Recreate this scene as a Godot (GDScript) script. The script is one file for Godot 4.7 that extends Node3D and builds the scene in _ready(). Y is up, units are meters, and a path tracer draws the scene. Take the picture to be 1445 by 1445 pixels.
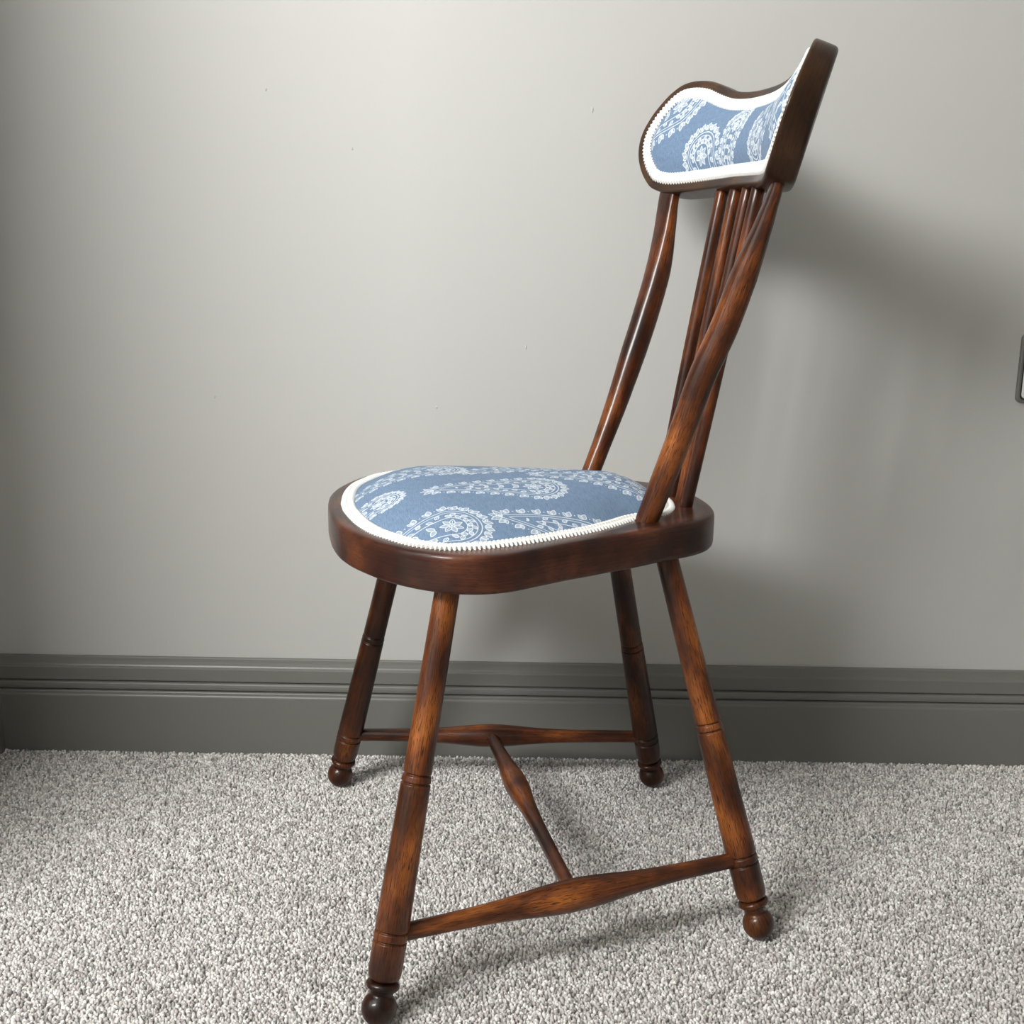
extends Node3D
# A wooden side chair with paisley cushions on pale carpet before a painted wall.
# The chair is measured in its own axes: forward, up, sideways (towards the room); SIZE turns those units into metres.

const SIZE := 0.88
var wood_amber: StandardMaterial3D
var wood_warm: StandardMaterial3D
var wood_brown: StandardMaterial3D
var wood_red: StandardMaterial3D
var wood_dark: StandardMaterial3D
var rng := RandomNumberGenerator.new()


func _ready() -> void:
	rng.seed = 11
	set_camera_and_light()
	make_woods()
	build_room()
	build_carpet()
	build_socket()
	build_chair()


# ------------------------------------------------------------------ camera, sky, light
func set_camera_and_light() -> void:
	var cam := Camera3D.new()
	cam.name = "camera"
	cam.fov = 46.28
	cam.near = 0.05
	cam.far = 50.0
	cam.position = Vector3(-0.01928, 0.73780, 1.64481)
	cam.rotation = Vector3(-0.22323, -0.00629, 0.01841)
	add_child(cam)
	cam.current = true

	var env := Environment.new()
	var sky := Sky.new()
	var sm := ProceduralSkyMaterial.new()
	sm.sky_top_color = Color(0.62, 0.72, 0.86)
	sm.sky_horizon_color = Color(0.86, 0.89, 0.92)
	sm.ground_bottom_color = Color(0.28, 0.29, 0.26)
	sm.ground_horizon_color = Color(0.5, 0.52, 0.5)
	sm.energy_multiplier = 1.6
	sky.sky_material = sm
	env.sky = sky
	env.background_mode = Environment.BG_SKY
	env.tonemap_mode = Environment.TONE_MAPPER_LINEAR
	env.tonemap_exposure = 1.0
	env.sdfgi_enabled = true
	env.ssao_enabled = true
	env.ssil_enabled = true
	var we := WorldEnvironment.new()
	we.name = "world_environment"
	we.environment = env
	add_child(we)

	# daylight entering through the wide window behind the camera, just inside its panes
	var day := AreaLight3D.new()
	day.name = "window_daylight"
	day.area_size = Vector2(WINDOW_WIDE - 0.1, WINDOW_TALL - 0.1)
	day.area_normalize_energy = true
	day.light_energy = 9.8
	day.light_color = Color(1.0, 0.998, 0.99)
	day.area_range = 14.0
	day.area_attenuation = 2.0
	day.shadow_enabled = true
	day.position = Vector3(WINDOW_X, WINDOW_Y, FRONT - 0.015)
	add_child(day)


# ------------------------------------------------------------------ tagging helpers
func tag(o: Node, label: String, category: String, group := "") -> void:
	o.set_meta("label", label)
	o.set_meta("category", category)
	if group != "":
		o.set_meta("group", group)


func put(called: String, mesh: Mesh, mat: Material, parent: Node, label := "") -> MeshInstance3D:
	var o := MeshInstance3D.new()
	o.name = called
	o.mesh = mesh
	o.material_override = mat
	parent.add_child(o, true)
	if label != "":
		o.set_meta("label", label)
	return o


func structure(called: String, mesh: Mesh, mat: Material, label: String, parent: Node = self) -> MeshInstance3D:
	var o := put(called, mesh, mat, parent)
	if parent == self:
		o.set_meta("kind", "structure")
		o.set_meta("label", label)
		o.set_meta("category", called.split("_")[0])
	return o


func plain(c: Color, rough: float, spec := 0.5) -> StandardMaterial3D:
	var m := StandardMaterial3D.new()
	m.albedo_color = c
	m.roughness = rough
	m.metallic_specular = spec
	return m


# ------------------------------------------------------------------ mesh helpers
# Collects grids of points (rows of equal length) into one mesh with smooth normals.
class Sculpt:
	var pos := PackedVector3Array()
	var nor := PackedVector3Array()
	var tex := PackedVector2Array()
	var idx := PackedInt32Array()

	# rows: Array of PackedVector3Array; texs: same shape; closed: last column equals the first
	# towards: direction the surface faces on average; ZERO means outwards from its own middle
	func grid(rows: Array, texs: Array, closed: bool, towards := Vector3.ZERO) -> void:
		var nr := rows.size()
		var nc: int = rows[0].size()
		var acc := PackedVector3Array()
		acc.resize(nr * nc)
		var mid := Vector3.ZERO
		for r in nr:
			for c in nc:
				mid += rows[r][c]
		mid /= float(nr * nc)
		var score := 0.0
		for r in nr - 1:
			var a: PackedVector3Array = rows[r]
			var b: PackedVector3Array = rows[r + 1]
			for c in nc - 1:
				var n := (b[c + 1] - a[c]).cross(a[c + 1] - b[c])
				acc[r * nc + c] += n
				acc[r * nc + c + 1] += n
				acc[(r + 1) * nc + c] += n
				acc[(r + 1) * nc + c + 1] += n
				if towards == Vector3.ZERO:
					score += n.dot(a[c] - mid)
				else:
					score += n.dot(towards)
		var s := 1.0 if score >= 0.0 else -1.0
		if closed:
			for r in nr:
				var t := acc[r * nc] + acc[r * nc + nc - 1]
				acc[r * nc] = t
				acc[r * nc + nc - 1] = t
		for r in [0, nr - 1]:  # a row drawn together into one point has one normal
			var row: PackedVector3Array = rows[r]
			if row[0].distance_to(row[nc / 2]) < 1e-7 and row[0].distance_to(row[nc / 3]) < 1e-7:
				var t := Vector3.ZERO
				for c in nc:
					t += acc[r * nc + c]
				for c in nc:
					acc[r * nc + c] = t
		var base := pos.size()
		for r in nr:
			pos.append_array(rows[r])
			tex.append_array(texs[r])
		for v in acc:
			nor.append((v * s).normalized())
		for r in nr - 1:
			for c in nc - 1:
				var i := base + r * nc + c
				if s > 0.0:  # clockwise seen from the front
					idx.append_array(PackedInt32Array([i, i + nc, i + nc + 1, i, i + nc + 1, i + 1]))
				else:
					idx.append_array(PackedInt32Array([i, i + nc + 1, i + nc, i, i + 1, i + nc + 1]))

	func mesh() -> ArrayMesh:
		# keep the drawn side in step with the normals
		for t in range(0, idx.size(), 3):
			var a := idx[t]
			var b := idx[t + 1]
			var c := idx[t + 2]
			var face := (pos[c] - pos[a]).cross(pos[b] - pos[a])
			if face.dot(nor[a] + nor[b] + nor[c]) < 0.0:
				idx[t + 1] = c
				idx[t + 2] = b
		var arr := []
		arr.resize(Mesh.ARRAY_MAX)
		arr[Mesh.ARRAY_VERTEX] = pos
		arr[Mesh.ARRAY_NORMAL] = nor
		arr[Mesh.ARRAY_TEX_UV] = tex
		arr[Mesh.ARRAY_INDEX] = idx
		var m := ArrayMesh.new()
		m.add_surface_from_arrays(Mesh.PRIMITIVE_TRIANGLES, arr)
		return m


# chair axes (forward, up, sideways) to the chair node's own metres
func chair_point(u: float, y: float, v: float) -> Vector3:
	return Vector3(-u, y, v) * SIZE


# a turned piece: prof = [distance along the axis, radius] pairs in chair units
func turned(from: Vector3, dir: Vector3, prof: PackedVector2Array, around := 40, shift := Vector2.ZERO) -> ArrayMesh:
	var d := Vector3(-dir.x, dir.y, dir.z).normalized()
	var side := d.cross(Vector3(0, 0, 1) if absf(d.z) < 0.8 else Vector3(1, 0, 0)).normalized()
	var other := d.cross(side).normalized()
	var start := chair_point(from.x, from.y, from.z)
	var rows := []
	var texs := []
	for p in prof:
		var row := PackedVector3Array()
		var tx := PackedVector2Array()
		for k in around + 1:
			var a := TAU * float(k % around) / around
			row.append(start + d * p.x * SIZE + (side * cos(a) + other * sin(a)) * p.y * SIZE)
			tx.append(Vector2(float(k) / around, p.x / 1.0) + shift)
		rows.append(row)
		texs.append(tx)
	var s := Sculpt.new()
	s.grid(rows, texs, true)
	return s.mesh()


func smooth_open(points: PackedVector2Array, steps: int) -> PackedVector2Array:
	var out := PackedVector2Array()
	var n := points.size()
	for i in n - 1:
		var a := points[maxi(i - 1, 0)]
		var b := points[i]
		var c := points[i + 1]
		var d := points[mini(i + 2, n - 1)]
		for k in steps:
			out.append(b.cubic_interpolate(c, a, d, float(k) / steps))
	out.append(points[n - 1])
	return out


# half an outline (x, |side|) from the axis to the axis -> closed ring, evenly spaced
func mirrored_ring(half: PackedVector2Array, count: int) -> PackedVector2Array:
	var all := PackedVector2Array()
	for p in half:
		all.append(p)
	for i in range(half.size() - 2, 0, -1):
		all.append(Vector2(half[i].x, -half[i].y))
	var n := all.size()
	var fine := PackedVector2Array()
	for i in n:
		for k in 16:
			fine.append(all[i].cubic_interpolate(all[(i + 1) % n], all[(i + n - 1) % n], all[(i + 2) % n], k / 16.0))
	return even(fine, count)


func even(fine: PackedVector2Array, count: int) -> PackedVector2Array:
	var n := fine.size()
	var total := ring_length(fine)
	var out := PackedVector2Array()
	var i := 0
	var run := 0.0
	for k in count:
		var want := total * k / count
		while i < n - 1 and run + fine[i].distance_to(fine[(i + 1) % n]) < want:
			run += fine[i].distance_to(fine[(i + 1) % n])
			i += 1
		var seg := fine[i].distance_to(fine[(i + 1) % n])
		out.append(fine[i].lerp(fine[(i + 1) % n], clampf((want - run) / maxf(seg, 1e-9), 0.0, 1.0)))
	return out


func ring_length(r: PackedVector2Array) -> float:
	var t := 0.0
	for i in r.size():
		t += r[i].distance_to(r[(i + 1) % r.size()])
	return t


func inward(r: PackedVector2Array) -> PackedVector2Array:
	var n := r.size()
	var area := 0.0
	for i in n:
		area += r[i].cross(r[(i + 1) % n])
	var s := 1.0 if area > 0.0 else -1.0
	var out := PackedVector2Array()
	for i in n:
		var t := r[(i + 1) % n] - r[(i + n - 1) % n]
		out.append(Vector2(-t.y, t.x).normalized() * s)
	return out


func inset(r: PackedVector2Array, by: float) -> PackedVector2Array:
	var nn := inward(r)
	var out := PackedVector2Array()
	for i in r.size():
		out.append(r[i] + nn[i] * by)
	return out


# ------------------------------------------------------------------ textures
func wood_image(seed_no: int, dark: Color, mid: Color, light: Color, flecks: float) -> ImageTexture:
	var w := 384
	var h := 1024
	var fine := FastNoiseLite.new()
	fine.seed = seed_no
	fine.noise_type = FastNoiseLite.TYPE_SIMPLEX_SMOOTH
	fine.frequency = 0.11
	fine.fractal_octaves = 2
	var blot := FastNoiseLite.new()
	blot.seed = seed_no + 5
	blot.noise_type = FastNoiseLite.TYPE_SIMPLEX_SMOOTH
	blot.frequency = 0.012
	blot.fractal_octaves = 4
	var pore := FastNoiseLite.new()
	pore.seed = seed_no + 9
	pore.noise_type = FastNoiseLite.TYPE_SIMPLEX_SMOOTH
	pore.frequency = 0.16
	pore.fractal_octaves = 2
	var img := Image.create(w, h, false, Image.FORMAT_RGB8)
	for row in h:
		var y := absf(float(row) / h * 2.0 - 1.0) * h
		for x in w:
			# mirrored both ways so that a turned leg shows no seam
			var k := absf(float(x) / w * 2.0 - 1.0) * w * 0.5
			var t := 0.47 + 0.15 * fine.get_noise_2d(k * 1.2, y * 0.03) + 0.70 * blot.get_noise_2d(k * 0.35, y * 0.30)
			t = clampf(t, 0.0, 1.0)
			var c := dark.lerp(mid, t * 2.0) if t < 0.5 else mid.lerp(light, t * 2.0 - 1.0)
			var p := pore.get_noise_2d(k * 1.5, y * 0.13)
			if p > 0.33:
				c = c.lerp(dark.darkened(0.45), clampf((p - 0.33) * 6.0, 0.0, 1.0) * flecks)
			img.set_pixel(x, row, c)
	return ImageTexture.create_from_image(img)


func varnished(tex: Texture2D, tint: Color, rough: float, coat: float) -> StandardMaterial3D:
	var m := StandardMaterial3D.new()
	m.albedo_texture = tex
	m.albedo_color = tint
	m.roughness = rough
	m.metallic_specular = 0.32
	m.clearcoat_enabled = true
	m.clearcoat = coat
	m.clearcoat_roughness = 0.13
	return m


func make_woods() -> void:
	var turned_grain := wood_image(3, Color8(40, 19, 11), Color8(98, 51, 22), Color8(172, 102, 43), 0.85)
	var board_grain := wood_image(21, Color8(38, 19, 14), Color8(70, 36, 23), Color8(110, 62, 35), 0.35)
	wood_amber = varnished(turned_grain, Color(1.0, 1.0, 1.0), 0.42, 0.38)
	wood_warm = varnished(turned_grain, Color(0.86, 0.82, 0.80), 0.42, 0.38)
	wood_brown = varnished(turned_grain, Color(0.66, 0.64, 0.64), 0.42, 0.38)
	wood_red = varnished(board_grain, Color(1.0, 1.0, 1.0), 0.42, 0.38)
	wood_dark = varnished(wood_image(33, Color8(34, 21, 13), Color8(62, 39, 21), Color8(98, 65, 36), 0.4), Color.WHITE, 0.45, 0.3)


# Draws white paisley line work into an ink layer (0..1 per pixel).
class Ink:
	var w: int
	var h: int
	var a: PackedFloat32Array
	var per: float
	var origin: Vector2
	var weight := 1.35

	func _init(width: int, height: int, from: Vector2, pixels_per_unit: float) -> void:
		w = width
		h = height
		origin = from
		per = pixels_per_unit
		a.resize(w * h)

	func dot(p: Vector2, r: float, strength := 1.0) -> void:
		var q := (p - origin) * per
		for y in range(maxi(0, int(q.y - r - 1)), mini(h, int(q.y + r + 2))):
			for x in range(maxi(0, int(q.x - r - 1)), mini(w, int(q.x + r + 2))):
				var d := Vector2(x + 0.5, y + 0.5).distance_to(q)
				var s := clampf(r + 0.5 - d, 0.0, 1.0) * strength
				if s > a[y * w + x]:
					a[y * w + x] = s

	func line(pts: PackedVector2Array, r := -1.0, strength := 1.0) -> void:
		var rad := weight if r < 0.0 else r
		for i in pts.size() - 1:
			var n := maxi(1, int(pts[i].distance_to(pts[i + 1]) * per / 0.8))
			for k in n:
				dot(pts[i].lerp(pts[i + 1], float(k) / n), rad, strength)

	func leaf(root: Vector2, dir: Vector2, length: float, wide: float, filled: bool) -> void:
		var across := dir.orthogonal()
		var left := PackedVector2Array()
		var right := PackedVector2Array()
		for k in 9:
			var t := k / 8.0
			var b := sin(PI * pow(t, 0.8)) * wide
			left.append(root + dir * length * t + across * b)
			right.append(root + dir * length * t - across * b)
		line(left)
		line(right)
		if filled:
			for k in range(1, 8):
				line(PackedVector2Array([left[k].lerp(right[k], 0.1), left[k].lerp(right[k], 0.9)]), weight * 0.9, 0.62)
		else:
			line(PackedVector2Array([root, root + dir * length * 0.75]), weight * 0.8)

	# the teardrop: round head about the centre, tail bending away along `tail`
	func drop(at: Vector2, r: float, tail: Vector2, bend: float, scale: float, steps: int) -> PackedVector2Array:
		var across := tail.orthogonal()
		var out := PackedVector2Array()
		var rs := r * scale
		var long := r * 4.1 * (0.30 + 0.70 * scale)
		for k in steps + 1:
			var t := float(k) / steps
			var q := Vector2.ZERO
			if t < 0.3:
				q = Vector2(long * (1.0 - t / 0.3), rs * pow(maxf(t, 0.0) / 0.3, 0.75))
			elif t < 0.7:
				var an := PI / 2.0 + PI * (t - 0.3) / 0.4
				q = Vector2(cos(an), sin(an)) * rs
			else:
				q = Vector2(long * (t - 0.7) / 0.3, -rs * pow(maxf(1.0 - (t - 0.7) / 0.3, 0.0), 0.75))
			var f := maxf(0.0, q.x / (r * 4.1))
			out.append(at + tail * q.x + across * (q.y + bend * r * f * f))
		return out

	func paisley(at: Vector2, r: float, angle: float, bend: float) -> void:
		var tail := Vector2.from_angle(angle)
		line(drop(at, r, tail, bend, 1.0, 90))
		line(drop(at, r, tail, bend, 0.86, 90), weight * 0.8)
		line(drop(at, r, tail, bend, 0.52, 70))
		# florets all round the outside
		var rim := drop(at, r, tail, bend, 1.1, 52)
		for k in range(1, 52):
			var t := (rim[mini(k + 1, 52)] - rim[k - 1]).normalized()
			var out := Vector2(t.y, -t.x)
			if out.dot(rim[k] - at - tail * r * 0.8) < 0.0:
				out = -out
			if k % 2 == 0:
				leaf(rim[k], (out + t * 0.5).normalized(), r * 0.34, r * 0.10, true)
				leaf(rim[k], (out - t * 0.6).normalized(), r * 0.26, r * 0.08, k % 4 == 0)
			else:
				dot(rim[k] + out * r * 0.12, weight * 1.5)
		# leaves between the two inner lines
		var ring := drop(at, r, tail, bend, 0.68, 30)
		for k in range(2, 29):
			var t := (ring[k + 1] - ring[k - 1]).normalized()
			leaf(ring[k], t.rotated(0.6 if k % 2 == 0 else -0.6), r * 0.24, r * 0.07, k % 3 == 0)
		# the flower in the head, veins down the tail
		for k in 7:
			var an := TAU * k / 7.0
			leaf(at + Vector2.from_angle(an) * r * 0.07, Vector2.from_angle(an), r * 0.34, r * 0.09, k % 2 == 0)
		dot(at, weight * 2.2)
		for k in 5:
			var p := at + tail * r * (0.6 + 0.6 * k) + tail.orthogonal() * bend * r * pow((0.6 + 0.6 * k) / 4.1, 2)
			var wdt := r * 0.26 * (1.0 - k / 6.0)
			leaf(p, tail.rotated(0.9), wdt * 1.3, wdt * 0.35, true)
			leaf(p, tail.rotated(-0.9), wdt * 1.3, wdt * 0.35, true)
		# sprig at the end of the tail
		var tip := at + tail * r * 4.1 + tail.orthogonal() * bend * r
		for k in 3:
			leaf(tip - tail * r * 0.15, tail.rotated((k - 1) * 0.75), r * 0.5, r * 0.12, k != 1)

	func cloth(ground: Color, ink: Color, weave_seed: int, along_y: bool) -> ImageTexture:
		var slub := FastNoiseLite.new()
		slub.seed = weave_seed
		slub.noise_type = FastNoiseLite.TYPE_SIMPLEX_SMOOTH
		slub.frequency = 0.5
		var cross := FastNoiseLite.new()
		cross.seed = weave_seed + 3
		cross.noise_type = FastNoiseLite.TYPE_SIMPLEX_SMOOTH
		cross.frequency = 0.45
		var img := Image.create(w, h, false, Image.FORMAT_RGB8)
		for y in h:
			for x in w:
				var n := slub.get_noise_2d(x, y * 0.05) if along_y else slub.get_noise_2d(x * 0.8, y * 0.12)
				var m := cross.get_noise_2d(x * 0.1, y)
				var c := ground * (1.0 + 0.17 * n + 0.07 * m)
				if n < -0.5:
					c = c.darkened((-0.5 - n) * 0.9)
				img.set_pixel(x, y, c.lerp(ink, a[y * w + x] * (0.90 + 0.10 * m)))
		return ImageTexture.create_from_image(img)


func fabric(tex: Texture2D) -> StandardMaterial3D:
	var m := StandardMaterial3D.new()
	m.albedo_texture = tex
	m.roughness = 0.85
	m.metallic_specular = 0.25
	m.rim_enabled = true
	m.rim = 0.15
	m.rim_tint = 0.5
	return m


# ------------------------------------------------------------------ the room
const LEFT := -0.757  # face of the left wall beside the chair
const SHADE_RETURN := 0.66  # unseen return, this deep to shade the left; beyond it the room opens
const FAR_LEFT := -2.4
const RIGHT := 2.2
const FRONT := 2.0
const HIGH := 2.5
const WINDOW_X := -1.41
const WINDOW_Y := 1.80
const WINDOW_WIDE := 1.2
const WINDOW_TALL := 0.7


func box(mn: Vector3, mx: Vector3) -> ArrayMesh:
	var s := SurfaceTool.new()
	s.begin(Mesh.PRIMITIVE_TRIANGLES)
	add_box(s, mn, mx)
	s.generate_normals()
	return s.commit()


func add_box(s: SurfaceTool, mn: Vector3, mx: Vector3) -> void:
	var p := []
	for i in 8:
		p.append(Vector3(mx.x if i & 1 else mn.x, mx.y if i & 2 else mn.y, mx.z if i & 4 else mn.z))
	s.set_smooth_group(-1)
	for f in [[0, 1, 3, 2], [5, 4, 6, 7], [4, 0, 2, 6], [1, 5, 7, 3], [2, 3, 7, 6], [4, 5, 1, 0]]:
		var c: Vector3 = (mn + mx) / 2.0
		var a: Vector3 = p[f[0]]
		var b: Vector3 = p[f[1]]
		var d: Vector3 = p[f[2]]
		var e: Vector3 = p[f[3]]
		if (d - a).cross(b - a).dot(a - c) > 0.0:
			for q in [a, b, d, a, d, e]:
				s.add_vertex(q)
		else:
			for q in [a, d, b, a, e, d]:
				s.add_vertex(q)


func build_room() -> void:
	var paint := plain(Color8(192, 191, 188), 0.55, 0.35)
	var white := plain(Color8(226, 225, 221), 0.8, 0.3)
	var gloss := plain(Color8(116, 116, 111), 0.38, 0.5)
	var t := 0.12
	var back := structure("wall_back", box(Vector3(FAR_LEFT - t, -0.06, -t), Vector3(RIGHT + t, HIGH, 0.0)), paint, "smooth warm grey painted wall behind the chair")
	# small nibs in the paint
	var nib := SphereMesh.new()
	nib.radius = 0.0022
	nib.height = 0.0044
	nib.radial_segments = 8
	nib.rings = 4
	for p in [Vector3(-0.3398, 0.9234, 1.0), Vector3(0.0866, 0.9057, 1.9), Vector3(-0.2281, 0.8511, 0.8), Vector3(-0.4211, 0.5198, 1.0), Vector3(-0.1157, 0.5105, 1.0), Vector3(0.0058, 0.5954, 1.6), Vector3(-0.5037, 0.1645, 0.8), Vector3(0.2491, 0.8372, 0.7)]:
		var o := put("paint_nib", nib, paint, back)
		o.position = Vector3(p.x, p.y, 0.0)
		o.scale = Vector3(0.6, p.z, 0.45)
	structure("wall_left", box(Vector3(FAR_LEFT - t, -0.06, 0.0), Vector3(LEFT, HIGH, SHADE_RETURN)), paint, "painted left wall, its unseen depth added to shade the wall behind the chair")
	structure("wall_side", box(Vector3(FAR_LEFT - t, -0.06, SHADE_RETURN), Vector3(FAR_LEFT, HIGH, FRONT)), paint, "painted side wall far to the left of the chair")
	structure("wall_right", box(Vector3(RIGHT, -0.06, 0.0), Vector3(RIGHT + t, HIGH, FRONT)), paint, "painted wall far to the right of the chair")
	structure("ceiling", box(Vector3(FAR_LEFT - t, HIGH, -t), Vector3(RIGHT + t, HIGH + t, FRONT + t)), white, "flat white ceiling over the room")
	# front wall, behind the camera, with its window opening
	var x0 := WINDOW_X - WINDOW_WIDE / 2.0
	var x1 := WINDOW_X + WINDOW_WIDE / 2.0
	var y0 := WINDOW_Y - WINDOW_TALL / 2.0
	var y1 := WINDOW_Y + WINDOW_TALL / 2.0
	var s := SurfaceTool.new()
	s.begin(Mesh.PRIMITIVE_TRIANGLES)
	add_box(s, Vector3(FAR_LEFT - t, -0.06, FRONT), Vector3(x0, HIGH, FRONT + t))
	add_box(s, Vector3(x1, -0.06, FRONT), Vector3(RIGHT + t, HIGH, FRONT + t))
	add_box(s, Vector3(x0, -0.06, FRONT), Vector3(x1, y0, FRONT + t))
	add_box(s, Vector3(x0, y1, FRONT), Vector3(x1, HIGH, FRONT + t))
	s.generate_normals()
	structure("wall_front", s.commit(), paint, "painted wall with the window, behind the camera")
	s = SurfaceTool.new()
	s.begin(Mesh.PRIMITIVE_TRIANGLES)
	var zo := FRONT + 0.08
	for b in [[x0, y0, x0 + 0.04, y1], [x1 - 0.04, y0, x1, y1], [x0 + 0.04, y0, x1 - 0.04, y0 + 0.04], [x0 + 0.04, y1 - 0.04, x1 - 0.04, y1], [WINDOW_X - 0.02, y0 + 0.04, WINDOW_X + 0.02, y1 - 0.04]]:
		add_box(s, Vector3(b[0], b[1], zo - 0.025), Vector3(b[2], b[3], zo + 0.025))
	s.generate_normals()
	var frame := structure("window_1", s.commit(), white, "white framed two-light window behind the camera")
	var glass := StandardMaterial3D.new()
	glass.transparency = BaseMaterial3D.TRANSPARENCY_ALPHA
	glass.albedo_color = Color(0.95, 1.0, 0.98, 0.06)
	glass.roughness = 0.02
	for k in 2:
		var xa := x0 + 0.04 if k == 0 else WINDOW_X + 0.02
		var xb := WINDOW_X - 0.02 if k == 0 else x1 - 0.04
		put("window_pane", box(Vector3(xa, y0 + 0.04, zo - 0.003), Vector3(xb, y1 - 0.04, zo + 0.003)), glass, frame)
	put("window_sill", box(Vector3(x0 + 0.002, y0 - 0.002, FRONT - 0.012), Vector3(x1 - 0.002, y0 + 0.02, FRONT + 0.055)), white, frame)
	build_baseboards(gloss)


# height and depth of the moulded skirting, from the floor up
func skirting_profile() -> PackedVector2Array:
	return PackedVector2Array([Vector2(-0.006, 0.0162), Vector2(0.0840, 0.0160), Vector2(0.0862, 0.0156), Vector2(0.0874, 0.0148), Vector2(0.0886, 0.0144), Vector2(0.0912, 0.0143), Vector2(0.0924, 0.0137), Vector2(0.0931, 0.0120), Vector2(0.0934, 0.0092), Vector2(0.0945, 0.0092), Vector2(0.0950, 0.0122), Vector2(0.0962, 0.0134), Vector2(0.1000, 0.0138), Vector2(0.1034, 0.0133), Vector2(0.1048, 0.0122), Vector2(0.1060, 0.0098), Vector2(0.1064, 0.0080), Vector2(0.1078, 0.0080), Vector2(0.1082, 0.0112), Vector2(0.1092, 0.0120), Vector2(0.1262, 0.0120), Vector2(0.1274, 0.0117), Vector2(0.1283, 0.0106), Vector2(0.1289, 0.0086), Vector2(0.1310, 0.0074), Vector2(0.1360, 0.0060), Vector2(0.1405, 0.0052), Vector2(0.1416, 0.0042), Vector2(0.1419, 0.0)])


func build_baseboards(gloss: Material) -> void:
	var prof := skirting_profile()
	for side in 2:
		var s := SurfaceTool.new()
		s.begin(Mesh.PRIMITIVE_TRIANGLES)
		s.set_smooth_group(-1)
		for i in prof.size() - 1:
			var a := prof[i]
			var b := prof[i + 1]
			var q := []
			if side == 0:  # along the back wall, mitred into the left corner
				q = [Vector3(LEFT + a.y, a.x, a.y), Vector3(RIGHT, a.x, a.y), Vector3(RIGHT, b.x, b.y), Vector3(LEFT + b.y, b.x, b.y)]
			else:
				q = [Vector3(LEFT + a.y, a.x, SHADE_RETURN), Vector3(LEFT + a.y, a.x, a.y), Vector3(LEFT + b.y, b.x, b.y), Vector3(LEFT + b.y, b.x, SHADE_RETURN)]
			for k in [0, 3, 2, 0, 2, 1]:
				s.add_vertex(q[k])
		s.generate_normals()
		structure("baseboard_back" if side == 0 else "baseboard_left", s.commit(), gloss, "moulded grey gloss skirting board along the wall behind the chair" if side == 0 else "moulded grey gloss skirting board along the left wall")


# ------------------------------------------------------------------ carpet
func build_carpet() -> void:
	var noise := FastNoiseLite.new()
	noise.seed = 4
	noise.frequency = 0.22
	var ramp := Gradient.new()
	ramp.set_color(0, Color8(120, 116, 112))
	ramp.set_color(1, Color8(214, 210, 204))
	var nt := NoiseTexture2D.new()
	nt.noise = noise
	nt.width = 512
	nt.height = 512
	nt.seamless = true
	nt.color_ramp = ramp
	var backing := StandardMaterial3D.new()
	backing.albedo_texture = nt
	backing.roughness = 1.0
	backing.metallic_specular = 0.1
	backing.uv1_triplanar = true
	backing.uv1_scale = Vector3(2.0, 2.0, 2.0)
	var floor_node := structure("floor", box(Vector3(FAR_LEFT - 0.12, -0.06, -0.12), Vector3(RIGHT + 0.12, -0.0035, FRONT + 0.12)), backing, "pale grey flecked cut-pile carpet floor under the chair")

	# one twisted tuft of yarn
	var tuft := Sculpt.new()
	var rows := []
	var texs := []
	for r in 5:
		var f := r / 4.0
		var rad: float = [0.0014, 0.0018, 0.0018, 0.0011, 0.0][r]
		var lift: float = [0.0, 0.0022, 0.0042, 0.0056, 0.0060][r]
		var row := PackedVector3Array()
		var tx := PackedVector2Array()
		for k in 7:
			var an := TAU * (k % 6) / 6.0 + f * 0.8
			var lobe := 1.0 + 0.18 * cos(an * 2.0)
			row.append(Vector3(cos(an) * rad * lobe + f * f * 0.0009, lift, sin(an) * rad * lobe))
			tx.append(Vector2(k / 6.0, f))
		rows.append(row)
		texs.append(tx)
	tuft.grid(rows, texs, true)
	var mm := MultiMesh.new()
	mm.transform_format = MultiMesh.TRANSFORM_3D
	mm.use_colors = true
	mm.mesh = tuft.mesh()
	var step := 0.0033
	var nx := int(2.25 / step)
	var nz := int(1.15 / step)
	mm.instance_count = nx * nz
	var shades := [Color(0.74, 0.725, 0.70), Color(0.66, 0.645, 0.62), Color(0.57, 0.555, 0.535), Color(0.48, 0.465, 0.45), Color(0.53, 0.48, 0.48), Color(0.33, 0.32, 0.31), Color(0.83, 0.82, 0.80)]
	var lean := FastNoiseLite.new()
	lean.seed = 8
	lean.frequency = 9.0
	var i := 0
	for a in nx:
		for b in nz:
			var x := LEFT + 0.016 + (a + rng.randf_range(-0.42, 0.42)) * step + (step * 0.5 if b % 2 else 0.0)
			var z := 0.0168 + (b + rng.randf_range(-0.42, 0.42)) * step
			var tilt := rng.randf_range(0.0, 0.55) + 0.25 * lean.get_noise_2d(x, z)
			var basis := Basis(Vector3.UP, rng.randf() * TAU) * Basis(Vector3.BACK, tilt) * Basis(Vector3.UP, rng.randf() * TAU)
			var k := rng.randf_range(0.85, 1.2)
			mm.set_instance_transform(i, Transform3D(basis.scaled(Vector3(k, rng.randf_range(0.8, 1.15), k)), Vector3(x, -0.0048, z)))
			mm.set_instance_color(i, shades[rng.randi() % shades.size()] * 1.08)
			i += 1
	var yarn := StandardMaterial3D.new()
	yarn.vertex_color_use_as_albedo = true
	yarn.roughness = 1.0
	yarn.metallic_specular = 0.1
	var pile := MultiMeshInstance3D.new()
	pile.name = "carpet_pile"
	pile.multimesh = mm
	pile.material_override = yarn
	pile.set_meta("kind", "stuff")
	floor_node.add_child(pile, true)


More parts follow.
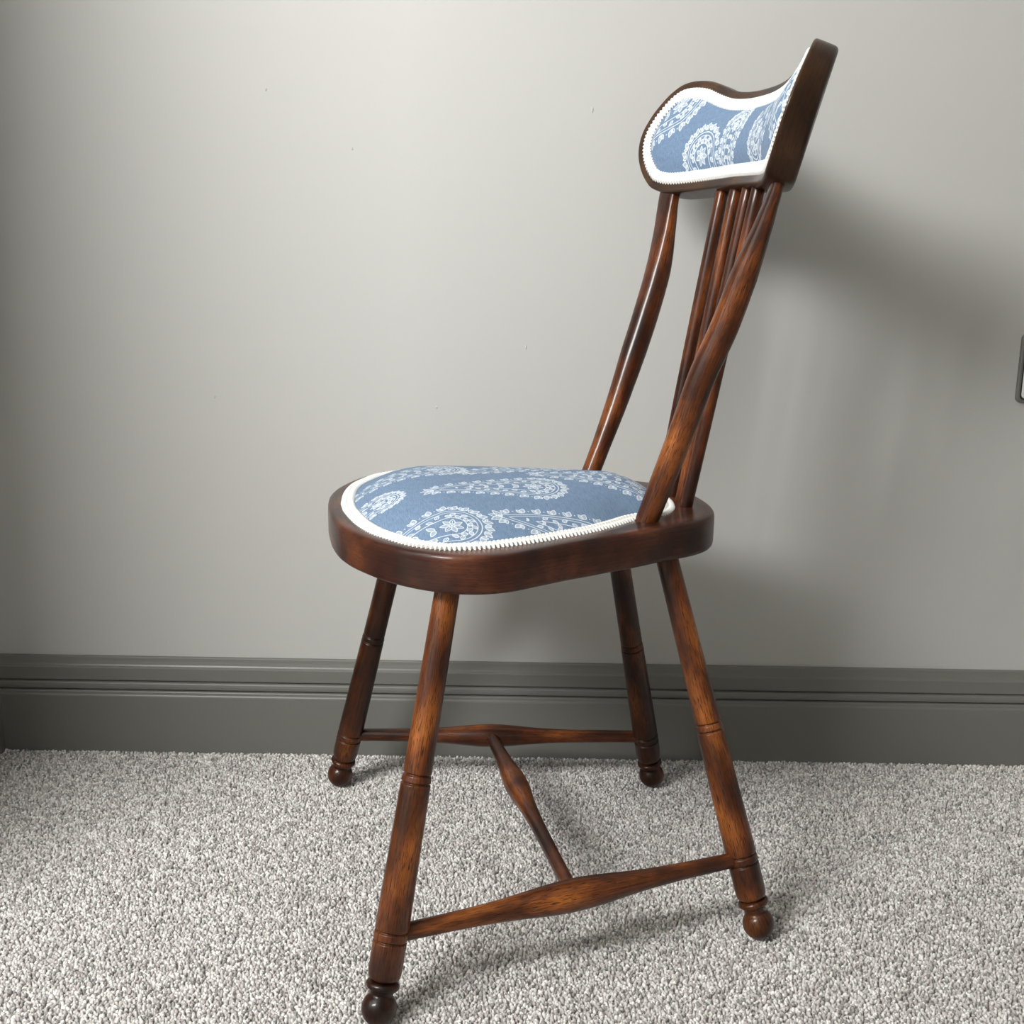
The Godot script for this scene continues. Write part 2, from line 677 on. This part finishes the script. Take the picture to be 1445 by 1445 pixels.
# ------------------------------------------------------------------ wall socket at the right edge
func rounded_plate(w: float, h: float, r: float, z0: float, z1: float, bevel: float) -> ArrayMesh:
	var ring := PackedVector2Array()
	for q in [Vector2(1, 1), Vector2(-1, 1), Vector2(-1, -1), Vector2(1, -1)]:
		for k in 9:
			var an := Vector2(q.x, q.y).angle() - PI / 4 + PI / 2 * k / 8.0
			ring.append(Vector2(q.x * (w / 2 - r), q.y * (h / 2 - r)) + Vector2.from_angle(an) * r)
	var rows := []
	var texs := []
	for lv in [[0.0, z0], [0.0, z1 - bevel], [bevel * 0.3, z1 - bevel * 0.3], [bevel, z1], [minf(w, h) * 0.45, z1]]:
		var row := PackedVector3Array()
		var tx := PackedVector2Array()
		var shape := inset(ring, minf(lv[0], r * 0.8)) if lv[0] < r else ring
		for k in ring.size() + 1:
			var p := shape[k % ring.size()]
			if lv[0] >= r:
				p = ring[k % ring.size()] * 0.001
			row.append(Vector3(p.x, p.y, lv[1]))
			tx.append(p * 10.0)
		rows.append(row)
		texs.append(tx)
	var s := Sculpt.new()
	s.grid(rows, texs, true, Vector3(0, 0, 1))
	return s.mesh()


func build_socket() -> void:
	var o := Node3D.new()
	o.name = "wall_socket"
	o.position = Vector3(0.755, 0.579, 0.0)
	add_child(o)
	tag(o, "grey-edged double wall socket plate at the right edge of the picture", "socket")
	var steel := plain(Color8(128, 128, 124), 0.35, 0.5)
	steel.metallic = 0.4
	put("surround", rounded_plate(0.147, 0.094, 0.007, 0.0, 0.006, 0.002), steel, o)
	put("gasket", rounded_plate(0.139, 0.086, 0.006, 0.002, 0.0066, 0.0006), plain(Color8(34, 35, 32), 0.6), o, "thin black gasket line")
	var face := put("faceplate", rounded_plate(0.1355, 0.0825, 0.006, 0.003, 0.0082, 0.0014), plain(Color8(232, 232, 230), 0.3), o, "glossy white face")
	var slot := plain(Color8(60, 60, 60), 0.5)
	for k in 2:
		var x := -0.034 + 0.068 * k
		put("rocker_switch", box(Vector3(x - 0.008, 0.014, 0.007), Vector3(x + 0.008, 0.030, 0.0105)), plain(Color8(225, 225, 223), 0.3), face)
		put("pin_slot", box(Vector3(x - 0.002, -0.004, 0.007), Vector3(x + 0.002, 0.006, 0.0086)), slot, face)
		put("pin_slot", box(Vector3(x - 0.0145, -0.024, 0.007), Vector3(x - 0.0075, -0.020, 0.0086)), slot, face)
		put("pin_slot", box(Vector3(x + 0.0075, -0.024, 0.007), Vector3(x + 0.0145, -0.020, 0.0086)), slot, face)


# ------------------------------------------------------------------ the chair
const SEAT_TOP := 0.5125
const SEAT_THICK := 0.0435
const CREST_AT := Vector2(-0.273, 0.9)  # forward, up: foot of the crest rail's middle surface
const CREST_LEAN := 0.28
const CREST_BOW := 1.05


func crest_point(p: Vector2, off: float) -> Vector3:
	var sa := sin(CREST_LEAN)
	var ca := cos(CREST_LEAN)
	var out := CREST_BOW * p.y * p.y + off
	return chair_point(CREST_AT.x + ca * out - sa * p.x, CREST_AT.y + sa * out + ca * p.x, p.y)


func crest_front(h: float) -> float:
	return 0.018 - 0.05 * clampf(h, 0.0, 0.2)


func seat_point(p: Vector2, off: float) -> Vector3:
	return chair_point(p.x, SEAT_TOP + off, p.y)


func build_chair() -> void:
	var chair := Node3D.new()
	chair.name = "side_chair"
	chair.position = Vector3(0.0, 0.0, 0.38005 * SIZE)
	chair.rotation.y = 0.20601
	add_child(chair)
	tag(chair, "dark varnished wooden side chair with blue and white paisley seat and back cushions", "chair")
	build_seat(chair)
	build_legs(chair)
	build_back(chair)


func seat_half() -> PackedVector2Array:
	return PackedVector2Array([Vector2(0.243, 0), Vector2(0.2425, 0.035), Vector2(0.239, 0.074), Vector2(0.233, 0.102), Vector2(0.222, 0.134), Vector2(0.197, 0.183), Vector2(0.171, 0.215), Vector2(0.148, 0.234), Vector2(0.127, 0.246), Vector2(0.097, 0.252), Vector2(0.064, 0.247), Vector2(0.027, 0.229), Vector2(-0.010, 0.211), Vector2(-0.042, 0.197), Vector2(-0.063, 0.187), Vector2(-0.102, 0.170), Vector2(-0.146, 0.147), Vector2(-0.180, 0.133), Vector2(-0.208, 0.112), Vector2(-0.228, 0.082), Vector2(-0.239, 0.044), Vector2(-0.242, 0)])


func trim_half() -> PackedVector2Array:
	return PackedVector2Array([Vector2(0.226, 0), Vector2(0.225, 0.03), Vector2(0.217, 0.09), Vector2(0.204, 0.137), Vector2(0.188, 0.168), Vector2(0.171, 0.195), Vector2(0.154, 0.210), Vector2(0.133, 0.222), Vector2(0.108, 0.224), Vector2(0.088, 0.222), Vector2(0.057, 0.213), Vector2(0.021, 0.199), Vector2(-0.018, 0.180), Vector2(-0.050, 0.163), Vector2(-0.085, 0.138), Vector2(-0.110, 0.117), Vector2(-0.130, 0.105), Vector2(-0.152, 0.096), Vector2(-0.168, 0.082), Vector2(-0.183, 0.057), Vector2(-0.192, 0.028), Vector2(-0.195, 0)])


func crest_half() -> PackedVector2Array:
	# (up the board, sideways)
	return PackedVector2Array([Vector2(0.005, 0), Vector2(0.003, 0.053), Vector2(0.000, 0.09), Vector2(-0.004, 0.13), Vector2(-0.007, 0.165), Vector2(-0.004, 0.193), Vector2(0.003, 0.207), Vector2(0.014, 0.221), Vector2(0.029, 0.234), Vector2(0.044, 0.242), Vector2(0.060, 0.246), Vector2(0.075, 0.246), Vector2(0.088, 0.243), Vector2(0.102, 0.238), Vector2(0.118, 0.229), Vector2(0.130, 0.220), Vector2(0.141, 0.207), Vector2(0.147, 0.191), Vector2(0.149, 0.170), Vector2(0.147, 0.145), Vector2(0.141, 0.122), Vector2(0.135, 0.098), Vector2(0.131, 0.074), Vector2(0.129, 0.040), Vector2(0.1288, 0)])


# a solid board: the outline swept through [inset, height] levels and closed over its middle line
func board(ring: PackedVector2Array, levels: Array, thick: float, place: Callable, spine: Callable) -> ArrayMesh:
	var n := ring.size()
	var length := ring_length(ring)
	var s := Sculpt.new()
	var rim_rows := []
	var rim_tex := []
	for lv in levels:
		var shape := inset(ring, lv[0])
		var row := PackedVector3Array()
		var tx := PackedVector2Array()
		for k in n + 1:
			row.append(place.call(shape[k % n], lv[1]))
			tx.append(Vector2(lv[1] * thick / 0.16 + lv[0] / 0.16 + 0.3, length * k / n / 0.84))
		rim_rows.append(row)
		rim_tex.append(tx)
	s.grid(rim_rows, rim_tex, true)
	for face in 2:  # the flat faces, drawn in to the spine
		var lv: Array = levels[0] if face == 0 else levels[levels.size() - 1]
		var shape := inset(ring, lv[0])
		var rows := []
		var texs := []
		for r in 9:
			var row := PackedVector3Array()
			var tx := PackedVector2Array()
			for k in n + 1:
				var p: Vector2 = shape[k % n].lerp(spine.call(shape[k % n]), r / 8.0)
				row.append(place.call(p, lv[1]))
				tx.append(Vector2(p.x / 0.18 + 0.1, p.y / 1.0 + 0.4))
			rows.append(row)
			texs.append(tx)
		var away: Vector3 = place.call(Vector2(0.0, 0.0), levels[0][1]) - place.call(Vector2(0.0, 0.0), levels[levels.size() - 1][1])
		s.grid(rows, texs, true, away if face == 0 else -away)
	return s.mesh()


# a stuffed pad over the outline; rise = height of its middle
func pad(ring: PackedVector2Array, rise: float, power: float, place: Callable, spine: Callable, tex_of: Callable, facing: Vector3) -> ArrayMesh:
	var n := ring.size()
	var rows := []
	var texs := []
	for r in 25:
		var f := 1.0 - r / 24.0
		var row := PackedVector3Array()
		var tx := PackedVector2Array()
		for k in n + 1:
			var c: Vector2 = spine.call(ring[k % n])
			var p: Vector2 = c.lerp(ring[k % n], f)
			row.append(place.call(p, rise * (1.0 - pow(f, power))))
			tx.append(tex_of.call(p))
		rows.append(row)
		texs.append(tx)
	var s := Sculpt.new()
	s.grid(rows, texs, true, facing)
	return s.mesh()


# the woven gimp braid: two raised cords of slanting stitches with a scalloped edge on either side
func gimp(ring: PackedVector2Array, wide: float, place: Callable, facing: Vector3) -> ArrayMesh:
	var pitch := 0.0056
	var loops := int(ring_length(ring) / pitch)
	var n := loops * 8
	var line := even(ring, n)
	var nn := inward(line)
	var cols := 13
	var rows := []
	var texs := []
	for c in cols:
		var t := float(c) / (cols - 1)
		var row := PackedVector3Array()
		var tx := PackedVector2Array()
		for k in n + 1:
			var i := k % n
			var ph := TAU * i / 8.0
			var bite := 0.0
			if t < 0.22:
				bite = 0.0052 * (1.0 - t / 0.22) * (0.5 + 0.5 * cos(ph))
			elif t > 0.80:
				bite = -0.0036 * (t - 0.80) / 0.20 * (0.5 + 0.5 * cos(ph))
			var cord := absf(sin(TAU * t))
			var stitch := 0.5 + 0.5 * sin(ph + (t - 0.5) * (7.0 if t < 0.5 else -7.0))
			var lift := 0.0006 + 0.0014 * sqrt(cord) + 0.0009 * cord * stitch
			if c == 0 or c == cols - 1:
				lift = -0.0004
			row.append(place.call(line[i] + nn[i] * (t * wide + bite), lift, t))
			tx.append(Vector2(float(i) / 8.0, t))
		rows.append(row)
		texs.append(tx)
	var s := Sculpt.new()
	s.grid(rows, texs, true, facing)
	return s.mesh()


func build_seat(chair: Node3D) -> void:
	var ring := mirrored_ring(seat_half(), 220)
	var spine := func(p: Vector2) -> Vector2: return Vector2(clampf(p.x, -0.12, 0.10), 0.0)
	var t := SEAT_THICK
	var levels := [[0.014, -t], [0.004, -t], [0.0022, -t + 0.0008], [0.0008, -t + 0.0026], [0.0002, -t + 0.006], [0.0, -0.012], [0.0002, -0.0065], [0.0010, -0.0034], [0.0026, -0.0013], [0.0046, -0.0004], [0.0072, 0.0], [0.012, 0.0]]
	put("seat_frame", board(ring, levels, 1.0, seat_point, spine), wood_red, chair)

	var edge := mirrored_ring(trim_half(), 220)
	var ink := Ink.new(1280, 1280, Vector2(-0.28, -0.28), 1280 / 0.56)
	for m in [[Vector2(0.0, 0.060), 0.031, -0.1, -0.6], [Vector2(0.105, -0.055), 0.031, 0.1, -0.4], [Vector2(0.118, 0.172), 0.034, 0.2, -0.8], [Vector2(0.188, 0.052), 0.024, 0.1, -0.5], [Vector2(-0.068, 0.172), 0.032, -0.22, -0.2], [Vector2(-0.140, 0.028), 0.031, -0.15, 0.5], [Vector2(-0.045, -0.068), 0.030, 0.25, -0.5], [Vector2(0.06, -0.165), 0.031, 0.1, -0.5]]:
		ink.paisley(m[0], m[1], m[2], m[3])
	var cloth := fabric(ink.cloth(Color8(114, 137, 165), Color8(232, 237, 241), 40, true))
	var tex_of := func(p: Vector2) -> Vector2: return (p + Vector2(0.28, 0.28)) / 0.56
	var on_pad := func(p: Vector2, h: float) -> Vector3: return seat_point(p, 0.0012 + h)
	var cushion := put("seat_cushion", pad(inset(edge, 0.0135), 0.035, 2.5, on_pad, func(p: Vector2) -> Vector2: return Vector2(clampf(p.x * 0.8, -0.09, 0.09), 0.0), tex_of, Vector3.UP), cloth, chair, "domed seat cushion in blue cloth with white paisley print")
	var braid := plain(Color8(240, 240, 236), 0.8, 0.3)
	var lay := func(p: Vector2, lift: float, across: float) -> Vector3: return seat_point(p, 0.0004 + lift + 0.0026 * across)
	put("gimp_trim", gimp(even(inset(edge, -0.0018), 220), 0.0176, lay, Vector3.UP), braid, cushion, "white woven braid round the seat cushion")


func leg_profile(ring_at: float, mid_at: float, end_at: float, bead_at: float, top: float, r_top: float) -> PackedVector2Array:
	var p := PackedVector2Array()
	var b := 0.0195
	for k in 15:  # the ball foot
		var an := -PI / 2 + (PI * 0.80) * k / 14.0
		p.append(Vector2(sin(an) * b, maxf(cos(an) * b, 0.0)))
	p.append(Vector2(0.0172, 0.0134))
	p.append(Vector2(bead_at - 0.0056, 0.0136))
	for k in 9:  # the bead
		var an := -PI / 2 + PI * k / 8.0
		p.append(Vector2(bead_at + sin(an) * 0.0046, 0.0142 + cos(an) * 0.0046))
	p.append(Vector2(bead_at + 0.0050, 0.0140))
	p.append(Vector2(end_at - 0.0022, 0.0146))
	p.append(Vector2(end_at - 0.0014, 0.0160))
	p.append(Vector2(end_at + 0.0006, 0.0175))
	p.append(Vector2(end_at + 0.0040, 0.0184))
	p.append(Vector2(end_at + 0.0100, 0.0187))
	groove(p, ring_at - 0.0054, 0.0189)
	groove(p, ring_at + 0.0054, 0.0188)
	p.append(Vector2(ring_at + 0.03, 0.0186))
	p.append(Vector2(mid_at - 0.03, 0.0170))
	groove(p, mid_at - 0.0048, 0.0167)
	groove(p, mid_at + 0.0048, 0.0160)
	for k in range(1, 8):
		var f := k / 7.0
		p.append(Vector2(lerpf(mid_at + 0.02, top, f), lerpf(0.0158, r_top, pow(f, 0.8))))
	p.append(Vector2(top, 0.0))
	return p


func groove(p: PackedVector2Array, at: float, r: float) -> void:
	for q in [[-0.0026, 0.0], [-0.0014, -0.0002], [-0.0010, -0.0018], [0.0, -0.0025], [0.0010, -0.0018], [0.0014, -0.0002], [0.0026, 0.0]]:
		p.append(Vector2(at + q[0], r + q[1]))


func stretcher_profile(length: float, bulge_at: float, r0: float, rb: float, r1: float, spread: float) -> PackedVector2Array:
	var p := PackedVector2Array()
	p.append(Vector2(0.0, 0.0))
	for k in 49:
		var f := k / 48.0
		var base := lerpf(r0, r1, f)
		var d := (f - bulge_at) * length / spread
		p.append(Vector2(f * length, base + (rb - base) * (0.75 * exp(-d * d) + 0.25 * exp(-d * d * 0.22))))
	p.append(Vector2(length, 0.0))
	return p


func between(a: Vector3, b: Vector3, bulge_at: float, r0: float, rb: float, r1: float, spread: float, shift: Vector2) -> ArrayMesh:
	return turned(a, b - a, stretcher_profile(a.distance_to(b), bulge_at, r0, rb, r1, spread), 32, shift)


func build_legs(chair: Node3D) -> void:
	# ball centre, axis, heights along the axis of ring pair, middle pair, shoulder, bead
	var legs := [
		[Vector3(0.2149, 0.0195, 0.2967), Vector3(-0.1914, 0.9577, -0.2151), 0.0795, 0.2520, 0.0340, 0.0255, 0.0140],
		[Vector3(-0.2624, 0.0195, 0.2146), Vector3(0.2263, 0.9502, -0.2143), 0.0845, 0.2550, 0.0355, 0.0275, 0.0135],
		[Vector3(0.2156, 0.0195, -0.2982), Vector3(-0.1928, 0.9566, 0.2188), 0.0750, 0.2520, 0.0345, 0.0260, 0.0150],
		[Vector3(-0.2660, 0.0195, -0.2129), Vector3(0.2359, 0.9486, 0.2109), 0.0765, 0.2500, 0.0350, 0.0255, 0.0145],
	]
	var k := 0
	var joints := []
	for l in legs:
		var top: float = (SEAT_TOP - SEAT_THICK + 0.010 - 0.0195) / l[1].y
		var whole := leg_profile(l[2], l[3], l[4], l[5], top, l[6])
		var neck := 0
		while whole[neck].x < l[5] + 0.0049:
			neck += 1
		var shaft := whole.slice(neck)
		shaft.insert(0, Vector2(whole[neck].x, 0.0))
		var ball := whole.slice(0, neck + 1)
		ball.append(Vector2(whole[neck].x, 0.0))
		var turn := Vector2(0.13 * k, 0.31 * k + 0.12)
		var leg := put("leg", turned(l[0], l[1], shaft, 48, turn), [wood_amber, wood_amber, wood_brown, wood_brown][k], chair)  # the far legs' darker tint holds part of their shade
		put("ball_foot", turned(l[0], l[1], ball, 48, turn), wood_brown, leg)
		joints.append(l[0] + l[1].normalized() * l[2])
		k += 1
	put("side_stretcher", between(joints[0], joints[1], 0.49, 0.0094, 0.0188, 0.0088, 0.075, Vector2(0.3, 0.6)), wood_amber, chair)
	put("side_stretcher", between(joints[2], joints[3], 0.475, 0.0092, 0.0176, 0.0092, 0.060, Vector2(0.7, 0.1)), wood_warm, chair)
	var far_mid: Vector3 = joints[2].lerp(joints[3], 0.475)
	var near_mid: Vector3 = joints[0].lerp(joints[1], 0.49)
	put("cross_stretcher", between(far_mid, near_mid, 0.37, 0.0090, 0.0165, 0.0085, 0.062, Vector2(0.5, 0.8)), wood_warm, chair)


# a back post: path points and half sizes (across the board, along it), squarer towards the top
func back_post(path: Array, sizes: Array, side: float, shift: Vector2) -> ArrayMesh:
	var n := path.size()
	var rows := []
	var texs := []
	var facing := Vector3(-1.0, 0.0, -0.36 * side).normalized()
	var run := 0.0
	var last := Vector3.ZERO
	for i in n - 1:
		for k in (6 if i < n - 2 else 7):
			var t := k / 6.0
			var a: Vector3 = path[maxi(i - 1, 0)]
			var b: Vector3 = path[i]
			var c: Vector3 = path[i + 1]
			var d: Vector3 = path[mini(i + 2, n - 1)]
			var p := b.cubic_interpolate(c, a, d, t)
			var q := b.cubic_interpolate(c, a, d, minf(t + 0.02, 1.0)) - b.cubic_interpolate(c, a, d, maxf(t - 0.02, 0.0))
			var at := chair_point(p.x, p.y, p.z)
			var along := Vector3(-q.x, q.y, q.z).normalized()
			var e1 := (facing - along * facing.dot(along)).normalized()
			var e2 := along.cross(e1).normalized()
			var s0: Array = sizes[i]
			var s1: Array = sizes[i + 1]
			var ra := lerpf(s0[0], s1[0], t) * SIZE
			var rb := lerpf(s0[1], s1[1], t) * SIZE
			var pw := lerpf(s0[2], s1[2], t)
			if i + k > 0:
				run += at.distance_to(last)
			last = at
			var row := PackedVector3Array()
			var tx := PackedVector2Array()
			for m in 41:
				var an := TAU * (m % 40) / 40.0
				var ca := cos(an)
				var sa := sin(an)
				row.append(at + e1 * ra * signf(ca) * pow(absf(ca), pw) + e2 * rb * signf(sa) * pow(absf(sa), pw))
				tx.append(Vector2(m / 40.0, run / SIZE / 1.0) + shift)
			rows.append(row)
			texs.append(tx)
	var s := Sculpt.new()
	s.grid(rows, texs, true)
	return s.mesh()


func build_back(chair: Node3D) -> void:
	var near := [Vector3(-0.118, 0.485, 0.111), Vector3(-0.128, 0.512, 0.115), Vector3(-0.1445, 0.566, 0.123), Vector3(-0.163, 0.627, 0.131), Vector3(-0.179, 0.687, 0.140), Vector3(-0.200, 0.745, 0.148), Vector3(-0.2165, 0.802, 0.156), Vector3(-0.231, 0.852, 0.163), Vector3(-0.2385, 0.881, 0.167), Vector3(-0.243, 0.900, 0.170), Vector3(-0.246, 0.915, 0.172)]
	var far := [Vector3(-0.108, 0.485, -0.111), Vector3(-0.117, 0.512, -0.115), Vector3(-0.138, 0.564, -0.122), Vector3(-0.161, 0.622, -0.131), Vector3(-0.185, 0.690, -0.140), Vector3(-0.204, 0.745, -0.148), Vector3(-0.221, 0.802, -0.156), Vector3(-0.230, 0.852, -0.163), Vector3(-0.2345, 0.885, -0.168), Vector3(-0.238, 0.905, -0.171), Vector3(-0.241, 0.918, -0.173)]
	var size_near := [[0.0134, 0.0134, 1.0], [0.0136, 0.0136, 1.0], [0.0146, 0.0146, 1.0], [0.0155, 0.0155, 1.0], [0.0162, 0.0162, 1.0], [0.0166, 0.0168, 1.0], [0.0158, 0.0172, 0.95], [0.0112, 0.0172, 0.8], [0.0088, 0.0170, 0.7], [0.0076, 0.0168, 0.65], [0.0074, 0.0168, 0.6]]
	var size_far := [[0.0125, 0.0125, 1.0], [0.0126, 0.0126, 1.0], [0.0130, 0.0130, 1.0], [0.0150, 0.0150, 1.0], [0.0175, 0.0172, 1.0], [0.0178, 0.0176, 1.0], [0.0168, 0.0178, 0.95], [0.0118, 0.0172, 0.8], [0.0092, 0.0170, 0.7], [0.0082, 0.0170, 0.65], [0.0080, 0.0170, 0.6]]
	put("back_post", back_post(near, size_near, 1.0, Vector2(0.2, 0.45)), wood_amber, chair)
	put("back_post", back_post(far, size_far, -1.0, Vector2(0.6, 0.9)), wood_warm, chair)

	var tops := [-0.059, -0.0205, 0.0190, 0.0565]
	var feet := [-0.049, -0.016, 0.016, 0.047]
	for k in 4:
		var v: float = tops[k]
		var hi := Vector3(CREST_AT.x + CREST_BOW * v * v - 0.0015, 0.908, v)
		var lo := Vector3(-0.2055 + 2.0 * pow(feet[k], 2), SEAT_TOP - 0.012, feet[k])
		var prof := PackedVector2Array([Vector2(0.0, 0.0)])
		var l := hi.distance_to(lo)
		for i in 17:
			var f := i / 16.0
			prof.append(Vector2(f * l, lerpf(0.0076, 0.0082, f) + 0.0008 * sin(PI * f)))
		prof.append(Vector2(l, 0.0))
		put("back_spindle", turned(lo, hi - lo, prof, 24, Vector2(0.21 * k, 0.37 * k)), wood_warm, chair)

	# the kidney-shaped crest rail, bowed round the sitter's back
	var ring := mirrored_ring(crest_half(), 260)
	var spine := func(p: Vector2) -> Vector2: return Vector2(0.066, clampf(p.y * 0.8, -0.185, 0.185))
	# heights run from the back face (0) to the front face (1)
	var place := func(p: Vector2, h: float) -> Vector3: return crest_point(p, lerpf(-0.020, crest_front(p.x), h))
	var levels := [[0.012, 0.0], [0.0050, 0.0], [0.0026, 0.02], [0.0010, 0.07], [0.0002, 0.15], [0.0, 0.28], [0.0, 0.82], [0.0002, 0.90], [0.0009, 0.955], [0.0021, 0.985], [0.0038, 1.0], [0.010, 1.0]]
	put("crest_rail", board(ring, levels, 0.036, place, spine), wood_dark, chair)

	var edge := even(inset(ring, 0.0115), 260)
	var ink := Ink.new(1024, 512, Vector2(-0.27, -0.06), 1024 / 0.54)
	for m in [[Vector2(-0.183, 0.112), 0.034, 3.85, 0.5], [Vector2(-0.090, 0.042), 0.031, -1.15, 0.5], [Vector2(-0.020, 0.078), 0.021, -1.7, 0.3], [Vector2(0.085, 0.060), 0.031, 0.9, -0.5], [Vector2(0.175, 0.095), 0.031, -0.8, 0.5]]:
		ink.paisley(m[0], m[1], m[2], m[3])
	var cloth := fabric(ink.cloth(Color8(114, 137, 165), Color8(232, 237, 241), 77, false))
	var tex_of := func(p: Vector2) -> Vector2: return (Vector2(p.y, p.x) - Vector2(-0.27, -0.06)) / Vector2(0.54, 0.27)
	var on_pad := func(p: Vector2, h: float) -> Vector3: return crest_point(p, crest_front(p.x) + 0.0010 + h)
	var ahead := crest_point(Vector2(0.06, 0.0), 0.1) - crest_point(Vector2(0.06, 0.0), 0.0)
	var cushion := put("back_cushion", pad(even(inset(ring, 0.0245), 260), 0.013, 2.5, on_pad, spine, tex_of, ahead), cloth, chair, "back cushion in blue cloth with white paisley print")
	var braid := plain(Color8(240, 240, 236), 0.8, 0.3)
	var lay := func(p: Vector2, lift: float, across: float) -> Vector3: return crest_point(p, crest_front(p.x) + 0.0003 + lift + 0.0018 * across)
	put("gimp_trim", gimp(even(inset(edge, -0.0014), 260), 0.0172, lay, ahead), braid, cushion, "white woven braid round the back cushion")
